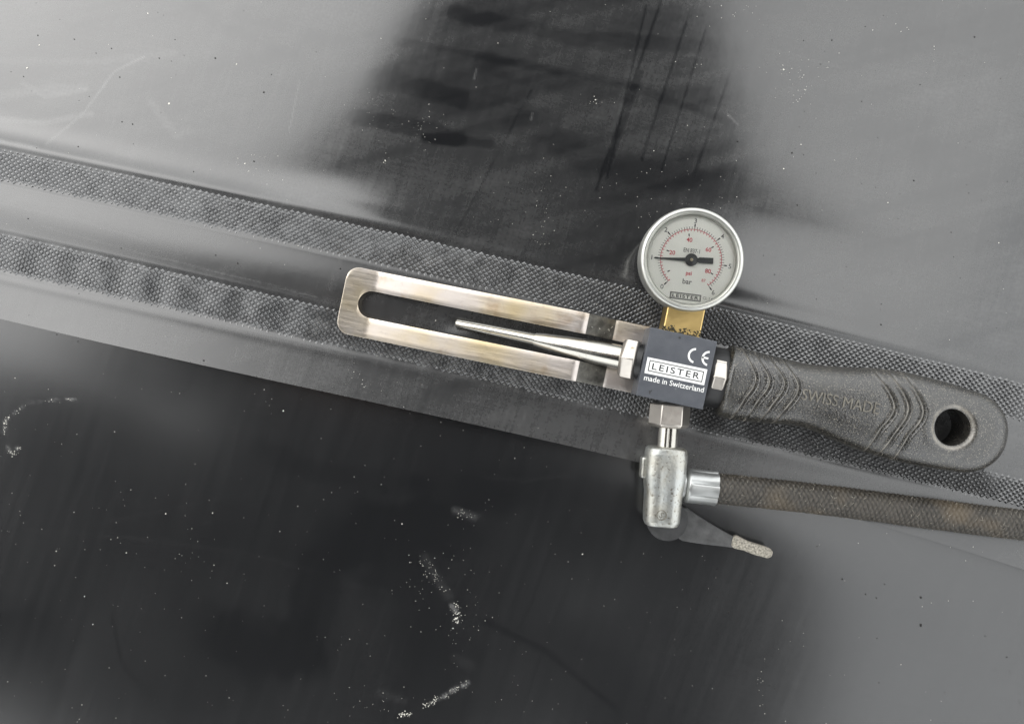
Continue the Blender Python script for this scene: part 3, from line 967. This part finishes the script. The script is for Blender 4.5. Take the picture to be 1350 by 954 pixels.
def groove_z(u, v):
    dz = np.zeros_like(u)
    for g in gro:
        g_ = np.array(sorted([(b, a) for a, b in g]))
        # soft S curve through the four points
        vq = np.clip(v, g_[0, 0], g_[-1, 0])
        ug = cub(g_, vq)
        sl = (cub(g_, np.clip(vq + 0.2, g_[0, 0], g_[-1, 0])) - ug) / 0.2
        d = (u - ug) / np.sqrt(1 + sl ** 2)
        dz += -0.85 * np.exp(-(d / 0.5) ** 2) + 0.38 * np.exp(-((d + 1.0) / 0.55) ** 2)
    r = np.hypot(u - HOLE[0], v - HOLE[1])
    dz += -1.0 * np.exp(-(np.maximum(r - HR, 0) / 1.1) ** 2) * (r < HR + 4)
    dz += 0.25 * np.exp(-((r - HR - 3.0) / 1.6) ** 2)
    return dz
def grip_top(u, v):
    vc, hw, th = grip_dims(u)
    nn = np.clip(np.abs((v - vc) / np.maximum(hw, 1e-6)), 0, 1)
    return HZ + th * (1 - nn ** 2.4) ** (1 / 2.4)
def make_grip():
    us = np.concatenate([19.2 + 1.6 * (1 - np.cos(np.linspace(0, np.pi / 2, 8))), np.arange(21.0, 110, 0.3), 110 + 17.4 * np.sin(np.linspace(0.01, np.pi / 2 - 0.02, 50))])
    ph = np.concatenate([np.linspace(0, np.pi, 130)[:-1], np.linspace(np.pi, 2 * np.pi, 34)[:-1]])
    nr, npn = len(us), len(ph)
    vc, hw, th = grip_dims(us)
    ex = 2 / 2.4
    cs = np.sign(np.cos(ph)) * np.abs(np.cos(ph)) ** ex
    sn = np.sign(np.sin(ph)) * np.abs(np.sin(ph)) ** ex
    U = np.repeat(us[:, None], npn, 1)
    V = vc[:, None] + hw[:, None] * cs[None]
    Zc = HZ + th[:, None] * sn[None]
    wr = np.zeros_like(U)
    for g in gro:
        g_ = np.array(sorted([(b, a) for a, b in g]))
        vq = np.clip(V, g_[0, 0], g_[-1, 0])
        wr = np.maximum(wr, np.exp(-((U - cub(g_, vq) + 0.75) / 0.32) ** 2) * (0.55 + 0.45 * vnoise(U / 3, V / 2, 6)))
    rh = np.hypot(U - HOLE[0], V - HOLE[1])
    wr = np.maximum(wr, 0.7 * np.exp(-((rh - HR - 0.9) / 0.6) ** 2)) * (Zc > HZ)
    top = smooth01((Zc - HZ) / 3.0)
    Zc = Zc + top * groove_z(U, V)
    Zc = np.maximum(Zc, 2.6)
    v = np.stack([U, V, Zc], -1).reshape(-1, 3)
    i = np.arange(nr * npn).reshape(nr, npn)
    j = np.roll(i, -1, 1)
    f = np.stack([i[:-1], i[1:], j[1:], j[:-1]], -1).reshape(-1, 4).tolist()
    f.append(tuple(i[0])); f.append(tuple(i[-1][::-1]))
    o = build('grip', v, f, MT['handle'], tool, smooth=55)
    o.data.attributes.new('rub', 'FLOAT', 'POINT').data.foreach_set('value', wr.ravel().astype(np.float32))
    bm = bmesh.new(); bm.from_mesh(o.data); bmesh.ops.recalc_face_normals(bm, faces=bm.faces); bm.to_mesh(o.data); bm.free()
    cut = MB().lathe([(0, -10), (HR, -10), (HR, 60), (0, 60)], 64, Matrix.Translation((HOLE[0], HOLE[1], 0))).build('cut', MT['handle'], tool)
    bo = o.modifiers.new('hole', 'BOOLEAN'); bo.operation = 'DIFFERENCE'; bo.object = cut; bo.solver = 'EXACT'
    bpy.context.view_layer.update()
    me = bpy.data.meshes.new_from_object(o.evaluated_get(bpy.context.evaluated_depsgraph_get()))
    o.modifiers.clear()
    o.data = me
    me.polygons.foreach_set('use_smooth', [True] * len(me.polygons))
    me.set_sharp_from_angle(angle=R(48))
    bpy.data.objects.remove(cut)
    return o
grip = make_grip()
tag(grip, 'worn black plastic grip with wavy grooves and a hanging hole')
v, f = text_mesh('SWISS MADE', width=28.6, height=4.1, extrude=0.5, bold=0.0, res=3)
v[:, 2] = np.where(v[:, 2] > 0, 0.5, -0.4)
v = place(v, 61.0, 0.1, 0, R(0.6))
v[:, 2] += grip_top(v[:, 0], v[:, 1]) + groove_z(v[:, 0], v[:, 1]).clip(0, 1)
build('raised_lettering', v, f, MT['letters'], grip)
# dark collar and bright shaft nut between block and grip
MB().lathe([(0, 0), (11.0, 0), (11.4, 0.6), (11.4, 7.2), (0, 7.2)], 48, along((12.2, -0.3, 14.0), (19.6, -0.3, 14.0))).build('collar', MT['rubber'], tool, smooth=40)
MB().lathe([(0, 0), (6.6, 0), (7.5, 0.6), (7.5, 4.9), (6.6, 5.6), (0, 5.6)], 6, along((13.5, -0.2, 19.6), (20, -0.2, 19.6)), phase=math.pi / 6).build('shaft_nut', MT['nut'], tool, bevel=0.4)

# --- shut-off valve -----------------------------------------------------------------------
VR = R(7.4)
va = Vector((math.sin(VR), -math.cos(VR), 0))
vp = Vector((math.cos(VR), math.sin(VR), 0))
V0 = Vector((1.7, -12.7, 16.6))
def vl(p, w_, z): q = V0 + vp * p + va * w_; return (q.x, q.y, z)
def body_shape():
    # rounded casting: rings of a superellipse along the axis
    st = [(16.6, 5.2, 5.0), (16.8, 6.6, 6.4), (17.6, 7.5, 7.4), (19.5, 7.8, 7.8), (27, 7.85, 8.0), (31, 7.4, 7.9), (33.5, 7.0, 7.8), (42.6, 6.75, 7.6), (44.6, 6.6, 7.4), (45.9, 6.0, 6.8), (46.4, 4.8, 5.6)]
    st = np.array(st)
    ws = np.linspace(st[0, 0], st[-1, 0], 60)
    ws = np.unique(np.concatenate([ws, st[:, 0]]))
    a = np.interp(ws, st[:, 0], st[:, 1]); b = np.interp(ws, st[:, 0], st[:, 2])
    n = 56
    ph = np.linspace(0, 2 * np.pi, n, endpoint=False)
    vs = []
    for k, w_ in enumerate(ws):
        for t in ph:
            cx_, sx_ = math.cos(t), math.sin(t)
            p = a[k] * math.copysign(abs(cx_) ** 0.62, cx_)
            z = b[k] * math.copysign(abs(sx_) ** 0.62, sx_)
            if z > 0: z -= 0.55 * math.exp(-((p - 0.3) / 1.6) ** 2) * smooth01((w_ - 20) / 6)     # shallow flute down the middle
            vs.append(vl(p, w_, 14.8 + z))
    fs = []
    for k in range(len(ws) - 1):
        for q in range(n):
            fs.append((k * n + q, k * n + (q + 1) % n, (k + 1) * n + (q + 1) % n, (k + 1) * n + q))
    fs.append(tuple(range(n))); fs.append(tuple(range((len(ws) - 1) * n, len(ws) * n))[::-1])
    return vs, fs
vs, fs = body_shape()
valve = build('valve_body', vs, fs, MT['casting'], tool, smooth=50)
bm = bmesh.new(); bm.from_mesh(valve.data); bmesh.ops.recalc_face_normals(bm, faces=bm.faces); bm.to_mesh(valve.data); bm.free()
vm = along(vl(0, 0, 16.6), vl(0, 10, 16.6))
MB().lathe([(0, 0.2), (6.7, 0.2), (7.7, 0.9), (7.75, 8.4), (6.6, 9.5), (0, 9.5)], 6, vm, phase=0).build('hex_nut', MT['nut'], valve, smooth=20, bevel=0.35)
MB().lathe([(0, -0.6), (5.6, -0.6), (5.6, 0.4), (0, 0.4)], 32, vm).build('sealing_ring', MT['rubber'], valve, smooth=40)
MB().lathe([(0, 9), (3.75, 9), (3.75, 17.2), (0, 17.2)], 36, vm, ribs=lambda a, h: 1 - 0.13 * math.exp(-((math.remainder(a - math.pi / 2, 2 * math.pi)) / 0.16) ** 2)).build('stem', MT['nozzle'], valve, smooth=60)
mb = MB()
mb.box(vl(-7.9, 25, 13.5), (2.4, 8.0, 7.0), VR)
mb.build('side_lug', MT['casting'], valve, bevel=0.8)
# cast emblem: ring with an S
em = vl(-1.0, 41.5, 22.1)
mb = MB()
n = 36
for k in range(n):
    a, b = 2 * math.pi * k / n, 2 * math.pi * (k + 1) / n
    ring = []
    for ang in (a, b):
        for r, z in ((1.55, -0.5), (1.6, 0.32), (1.95, 0.32), (2.0, -0.5)):
            ring.append((em[0] + r * math.cos(ang), em[1] + r * math.sin(ang), em[2] + z))
    mb.add(ring, [(0, 4, 5, 1), (1, 5, 6, 2), (2, 6, 7, 3)])
v, f = text_mesh('S', height=2.2, extrude=0.2)
v[:, 2] = np.where(v[:, 2] > 0, 0.3, -0.5)
mb.add(place(v, em[0], em[1], em[2], R(-20)), f)
mb.build('cast_emblem', MT['mark'], valve)
# lever
lev = [(17.0, -50.6), (22, -52.8), (27.2, -54.8), (32, -56.5), (37.6, -58.2), (37.6, -62.3), (33, -62.6), (28.9, -63.0), (23.5, -63.4), (18.3, -63.6), (14, -62), (12, -56), (13, -52)]
hub = MB().lathe([(0, 3.2), (7.4, 3.2), (7.9, 4.0), (7.95, 7.0), (7.5, 7.6), (0, 7.6)], 48, Matrix.Translation((11.0, -57.0, 0))).build('lever_hub', MT['hub'], valve, smooth=40)
MB().prism(lev, 4.6, 7.4).build('lever', MT['lever'], valve, bevel=0.6)
tip = [(37.2, -57.6), (38.2, -57.3), (42.6, -58.6), (48.3, -59.2), (51.4, -59.5), (52.8, -60.8), (52.6, -62.6), (51.1, -63.5), (46, -63.2), (41.5, -62.4), (37.6, -62.4), (36.6, -61.4), (36.5, -58.6)]
MB().prism(tip, 4.4, 7.9).build('lever_tip', MT['worn'], valve, bevel=0.8, seg=3)

# --- ferrule and hose ---------------------------------------------------------------------
h0, h1 = (13.2, -42.3, 12.6), (25.6, -41.1, 12.0)
fm = along(h0, h1)
Lf = (Vector(h1) - Vector(h0)).length
rib = lambda a, h: 1 + (-0.10 * math.exp(-(math.remainder(a - 0.35, math.pi / 3.5) / 0.09) ** 2) if 2.0 < h else 0) + (0.02 * math.cos(8 * a + 0.4) if h > Lf - 0.6 else 0)
MB().lathe([(0, -1.5), (5.0, -1.5), (5.0, 0.4), (5.9, 0.6), (6.45, 1.6), (6.5, 1.9), (6.55, 3.0), (6.5, 9.5), (6.65, Lf - 0.5), (6.7, Lf), (6.2, Lf + 0.05), (0, Lf + 0.05)], 126, fm, ribs=rib).build('ferrule', MT['ferrule'], tool, smooth=50)
def make_hose():
    P0, P1 = np.array([24.2, -41.2, 12.0]), np.array([200.0, -25.8, 8.6])
    L = 186.0
    ns, na = 760, 72
    s = np.linspace(0, 1, ns)
    C = P0 + (P1 - P0) * s[:, None]
    C[:, 2] = 12.0 - 3.6 * smooth01(s / 0.45) + 0.15 * np.sin(s * 9)
    C[:, 1] += 0.5 * np.sin(s * 7.0 + 0.4) - 0.2
    Tn = np.gradient(C, axis=0); Tn /= np.linalg.norm(Tn, axis=1)[:, None]
    Bx = np.cross(np.array([0, 0, 1.0]), Tn); Bx /= np.linalg.norm(Bx, axis=1)[:, None]
    Bz = np.cross(Tn, Bx)
    th = np.linspace(0, 2 * np.pi, na, endpoint=False)
    S, A = np.meshgrid(s * L, th, indexing='ij')
    pitch = 2.0
    # two families of strands that pass over and under each other
    k = 10
    p = S / pitch + A * k / (2 * np.pi)
    q = S / pitch - A * k / (2 * np.pi)
    over = (np.floor(p) + np.floor(q)) % 2
    st1 = np.abs(np.sin(np.pi * p)) ** 0.6
    st2 = np.abs(np.sin(np.pi * q)) ** 0.6
    wv = np.where(over > 0, st1 * (0.6 + 0.4 * st2), st2 * (0.6 + 0.4 * st1))
    rad = 5.25 + 0.62 * wv + 0.10 * fbm(S / 5, A * 2, 4, 2)
    V = C[:, None, :] + rad[..., None] * (np.cos(A)[..., None] * Bx[:, None, :] + np.sin(A)[..., None] * Bz[:, None, :])
    i = np.arange(ns * na).reshape(ns, na); j = np.roll(i, -1, 1)
    f = np.stack([i[:-1], j[:-1], j[1:], i[1:]], -1).reshape(-1, 4)
    o = build('hose', V.reshape(-1, 3), f.tolist(), MT['hose'], tool, smooth=180)
    at = o.data.attributes.new('weave', 'FLOAT', 'POINT')
    at.data.foreach_set('value', wv.ravel().astype(np.float32))
    tag(o, 'dusty brown braided air hose')
    # frayed fibres that stand off the braid
    mb = MB()
    for _ in range(420):
        kk = random.randrange(8, ns - 5)
        a = random.uniform(-0.3, math.pi + 0.3)
        base = V[kk, int(a / (2 * math.pi) * na) % na]
        nrm = math.cos(a) * Bx[kk] + math.sin(a) * Bz[kk]
        side = np.cross(nrm, Tn[kk])
        d = Tn[kk] * random.uniform(-1, 1) + side * random.uniform(-1, 1)
        d /= np.linalg.norm(d)
        ln = random.uniform(0.6, 2.0)
        wd = np.cross(d, nrm) * 0.06
        p1 = base + d * ln * 0.5 + nrm * 0.35
        p2 = base + d * ln + nrm * random.uniform(-0.1, 0.4)
        mb.add([base - wd, base + wd, p1 + wd, p1 - wd, p2], [(0, 1, 2, 3), (3, 2, 4)])
    fr = mb.build('loose_fibres', MT['worn'], o)
    fr['kind'] = 'stuff'
make_hose()

# ------------------------------------------------------------------ grit and crumbs on the sheets
def surf(px, py):
    x, y = (px - 675) / KP, -(py - 477) / KP
    t = tau_of(np.array([x]), np.array([y]))[0]
    z = upper_z(np.array([x]), np.array([y]))[0] if t < 4 else lower_z(np.array([x]), np.array([y]))[0]
    return x, y, float(z), t
def grains(name, spots, mat, label):
    mb = MB()
    for px, py, r in spots:
        x, y, z, t = surf(px, py)
        if 0 < t < 1 or 2 < t < 3:
            z += 0.5
        m4 = Matrix.Translation((x, y, z + r * 0.25)) @ Matrix.Rotation(random.random() * 6.28, 4, 'Z') @ Matrix.Diagonal((1, random.uniform(0.55, 1), random.uniform(0.5, 0.9), 1))
        mb.lathe([(r * 0.3, -r * 0.5), (r, -r * 0.1), (r * 0.75, r * 0.5), (r * 0.2, r * 0.75)], 5, m4)
    o = mb.build(name, mat)
    tag(o, label, 'grit', 'stuff')
    return o
lt, dk = [], []
for _ in range(430):
    lt.append((random.uniform(-60, 1410), random.uniform(-60, 1010), random.choice((0.08, 0.1, 0.12, 0.14, 0.2))))
for _ in range(210):
    lt.append((random.uniform(-60, 900), random.uniform(480, 1010), random.choice((0.07, 0.09, 0.11, 0.14))))
for cx_, cy_, sx_, sy_, n in ((325, 217, 12, 8, 10), (365, 225, 12, 20, 8), (505, 150, 18, 12, 22), (560, 172, 8, 14, 24), (785, 130, 6, 6, 8), (700, 265, 25, 22, 26), (510, 215, 5, 6, 5),
                          (1060, 90, 28, 16, 26), (1055, 118, 10, 8, 18), (970, 15, 30, 8, 10), (880, 255, 40, 18, 40), (715, 305, 8, 8, 12), (480, 500, 18, 12, 18), (1195, 35, 20, 3, 6),
                          (560, 760, 14, 12, 34), (600, 790, 22, 50, 40), (500, 930, 30, 10, 22), (60, 700, 45, 25, 18), (640, 820, 14, 10, 10), (1005, 905, 6, 22, 14), (235, 730, 30, 14, 12), (420, 660, 60, 40, 14)):
    for _ in range(n):
        lt.append((random.gauss(cx_, sx_ * 1.1), random.gauss(cy_, sy_ * 1.1), random.choice((0.08, 0.1, 0.13, 0.18))))
for px, py, r in ((223, 137, 0.45), (36, 90, 0.5), (52, 60, 0.35), (195, 18, 0.3), (312, 85, 0.38), (323, 216, 0.4), (1034, 91, 0.45), (1171, 267, 0.3), (1034, 222, 0.3), (1057, 190, 0.28), (575, 423, 0.35),
                  (768, 730, 0.32), (530, 690, 0.3), (218, 677, 0.32), (280, 676, 0.3), (375, 541, 0.34), (109, 787, 0.3), (120, 824, 0.3), (165, 729, 0.3), (72, 727, 0.26), (508, 212, 0.4), (785, 132, 0.35)):
    lt.append((px, py, r))
# chalky crumbs dragged into short smears on the lower sheet
def trail(pts, n, sp, r0, r1):
    pts = np.array(pts, float)
    for _ in range(n):
        t = random.random() * (len(pts) - 1)
        k = int(t)
        q = pts[k] * (1 - t + k) + pts[min(k + 1, len(pts) - 1)] * (t - k)
        lt.append((q[0] + random.gauss(0, sp), q[1] + random.gauss(0, sp), random.uniform(r0, r1)))
trail([(6, 570), (8, 555), (22, 542), (42, 530), (70, 527), (108, 526)], 20, 1.6, 0.07, 0.22)
trail([(6, 570), (7, 555), (14, 547)], 22, 1.4, 0.1, 0.28)
trail([(12, 592), (17, 600), (26, 588)], 22, 2.2, 0.1, 0.26)
trail([(598, 798), (604, 810), (601, 824)], 50, 3.0, 0.1, 0.28)
trail([(566, 925), (590, 918), (604, 908), (617, 901)], 45, 2.2, 0.08, 0.24)
trail([(556, 934), (575, 926)], 30, 2.0, 0.10, 0.25)
trail([(526, 944), (540, 944)], 30, 1.6, 0.12, 0.3)
trail([(558, 738), (572, 758), (588, 782)], 24, 5, 0.08, 0.16)
trail([(605, 675), (622, 682)], 16, 3, 0.08, 0.18)
grains('pale_grit', lt, MT['grit_light'], 'pale specks and chalky crumbs of grit scattered over the black sheets')
for _ in range(150):
    dk.append((random.uniform(930, 1410), random.uniform(-40, 1000), random.choice((0.12, 0.16, 0.2, 0.26))))
for _ in range(55):
    dk.append((random.uniform(-40, 450), random.uniform(-40, 520), random.choice((0.14, 0.18, 0.24, 0.3))))
for px, py, r in ((650, 274, 0.5), (284, 77, 0.42), (348, 122, 0.42), (335, 213, 0.4), (1213, 823, 0.7), (1212, 786, 0.55), (1109, 762, 0.42), (1140, 782, 0.4), (1154, 787, 0.4), (1045, 201, 0.45), (1205, 238, 0.4),
                  (1052, 270, 0.4), (1285, 49, 0.4), (1098, 52, 0.36), (973, 186, 0.4), (316, 348, 0.4), (450, 355, 0.35), (274, 475, 0.4), (1160, 428, 0.4), (1326, 865, 0.4), (1297, 837, 0.36), (1247, 914, 0.3),
                  (210, 77, 0.34), (50, 47, 0.36), (98, 52, 0.36), (158, 102, 0.34), (175, 164, 0.36), (161, 161, 0.3), (990, 768, 0.34), (962, 808, 0.32)):
    dk.append((px, py, r))
grains('dark_grit', dk, MT['grit_dark'], 'dark crumbs of grit lying on the paler parts of the sheets')

# ------------------------------------------------------------------ the person who bends over the sheet (mirrored in it)
def make_person():
    J = {}
    J['pelvis'] = (-190, -300, 560); J['waist'] = (-150, -150, 650); J['chest'] = (-5, 40, 740); J['neckb'] = (40, 240, 770)
    J['neck'] = (95, 390, 770); J['head'] = (115, 500, 770); J['crown'] = (125, 570, 760)
    J['sL'] = (-105, 190, 740); J['eL'] = (-385, -55, 615); J['wL'] = (-165, -20, 545); J['pL'] = (-95, -8, 505)
    J['sR'] = (185, 150, 740); J['eR'] = (255, -60, 670); J['wR'] = (160, -20, 545); J['pR'] = (96, -10, 505)
    J['hL'] = (-290, -290, 520); J['kL'] = (-440, -100, 500); J['aL'] = (-430, -330, 90); J['tL'] = (-470, -200, 45)
    J['hR'] = (-90, -320, 520); J['kR'] = (165, -160, 490); J['aR'] = (50, -400, 90); J['tR'] = (80, -280, 45)
    rad = dict(pelvis=(190, 120), waist=(235, 120), chest=(215, 115), neckb=(185, 100), neck=(185, 95), head=(150, 110), crown=(85, 85), sL=(95, 85), eL=(90, 75), wL=(45, 42), pL=(34, 22), sR=(95, 85), eR=(70, 65), wR=(42, 40), pR=(34, 22),
               hL=(120, 115), kL=(120, 100), aL=(48, 48), tL=(42, 38), hR=(115, 110), kR=(95, 85), aR=(48, 48), tR=(42, 38))
    E_ = [('pelvis', 'waist'), ('waist', 'chest'), ('chest', 'neckb'), ('neckb', 'neck'), ('neck', 'head'), ('head', 'crown'), ('neckb', 'sL'), ('sL', 'eL'), ('eL', 'wL'), ('wL', 'pL'),
          ('neckb', 'sR'), ('sR', 'eR'), ('eR', 'wR'), ('wR', 'pR'), ('pelvis', 'hL'), ('hL', 'kL'), ('kL', 'aL'), ('aL', 'tL'), ('pelvis', 'hR'), ('hR', 'kR'), ('kR', 'aR'), ('aR', 'tR')]
    # fingers: four curl under the phone edge, the thumb lies along its face
    for sd_, s in (('L', -1), ('R', 1)):
        px, py, pz = J['p' + sd_]
        for k, dy in enumerate((-30, -10, 10, 28)):
            ln = (0.85, 1.0, 0.95, 0.75)[k]
            J[f'f{sd_}{k}a'] = (px - s * 2, py + dy, pz - 26); J[f'f{sd_}{k}b'] = (px - s * 8, py + dy, pz - 26 - 12 * ln); J[f'f{sd_}{k}c'] = (px - s * 22 * ln, py + dy + 2, pz - 34)
            for q, r in (('a', 9.5), ('b', 8.5), ('c', 7)): rad[f'f{sd_}{k}{q}'] = (r, r)
            E_ += [('p' + sd_, f'f{sd_}{k}a'), (f'f{sd_}{k}a', f'f{sd_}{k}b'), (f'f{sd_}{k}b', f'f{sd_}{k}c')]
        J[f't{sd_}a'] = (px - s * 12, py - 28, pz - 4); J[f't{sd_}b'] = (px - s * 32, py - 20, pz - 8)
        rad[f't{sd_}a'] = (10, 10); rad[f't{sd_}b'] = (8, 8)
        E_ += [('p' + sd_, f't{sd_}a'), (f't{sd_}a', f't{sd_}b')]
    names = list(J)
    me = bpy.data.meshes.new('person')
    me.from_pydata([[c * MM for c in J[n]] for n in names], [(names.index(a), names.index(b)) for a, b in E_], [])
    o = link(bpy.data.objects.new('person', me))
    sk = o.modifiers.new('skin', 'SKIN')
    for k, n in enumerate(names):
        me.skin_vertices[0].data[k].radius = [r * MM for r in rad[n]]
        me.skin_vertices[0].data[k].use_root = (n == 'pelvis')
    sk.use_smooth_shade = True
    o.modifiers.new('sub', 'SUBSURF').render_levels = 1
    o.modifiers['sub'].levels = 1
    bpy.context.view_layer.update()
    full = bpy.data.meshes.new_from_object(o.evaluated_get(bpy.context.evaluated_depsgraph_get()))
    o.modifiers.clear()
    o.data = full
    full.materials.clear()
    full.materials.append(MT['cloth']); full.materials.append(MT['skin'])
    hd = Vector(J['head']) * MM
    for p in full.polygons:
        p.use_smooth = True
        c = p.center
        hand = c.z < 0.535 and abs(c.y) < 0.09 and abs(c.x) < 0.2
        if hand: p.material_index = 1
        elif (c - hd).length < 0.16 and c.z < hd.z - 0.02 and c.y > hd.y - 0.03: p.material_index = 1
    tag(o, 'person in dark work clothes crouching over the sheet, seen only as a dark reflection', 'person')
    ph = MB().box((0, 0, 470), (158, 76, 8)).build('phone', MT['phone'], None, bevel=3)
    tag(ph, 'dark phone held flat above the tool by the crouching person', 'phone')
    MB().lathe([(0, 0), (7, 0), (7, 2), (0, 2)], 24, Matrix.Translation((0, 0, 464.4))).build('camera_lens', MT['phone'], ph, smooth=40)
make_person()
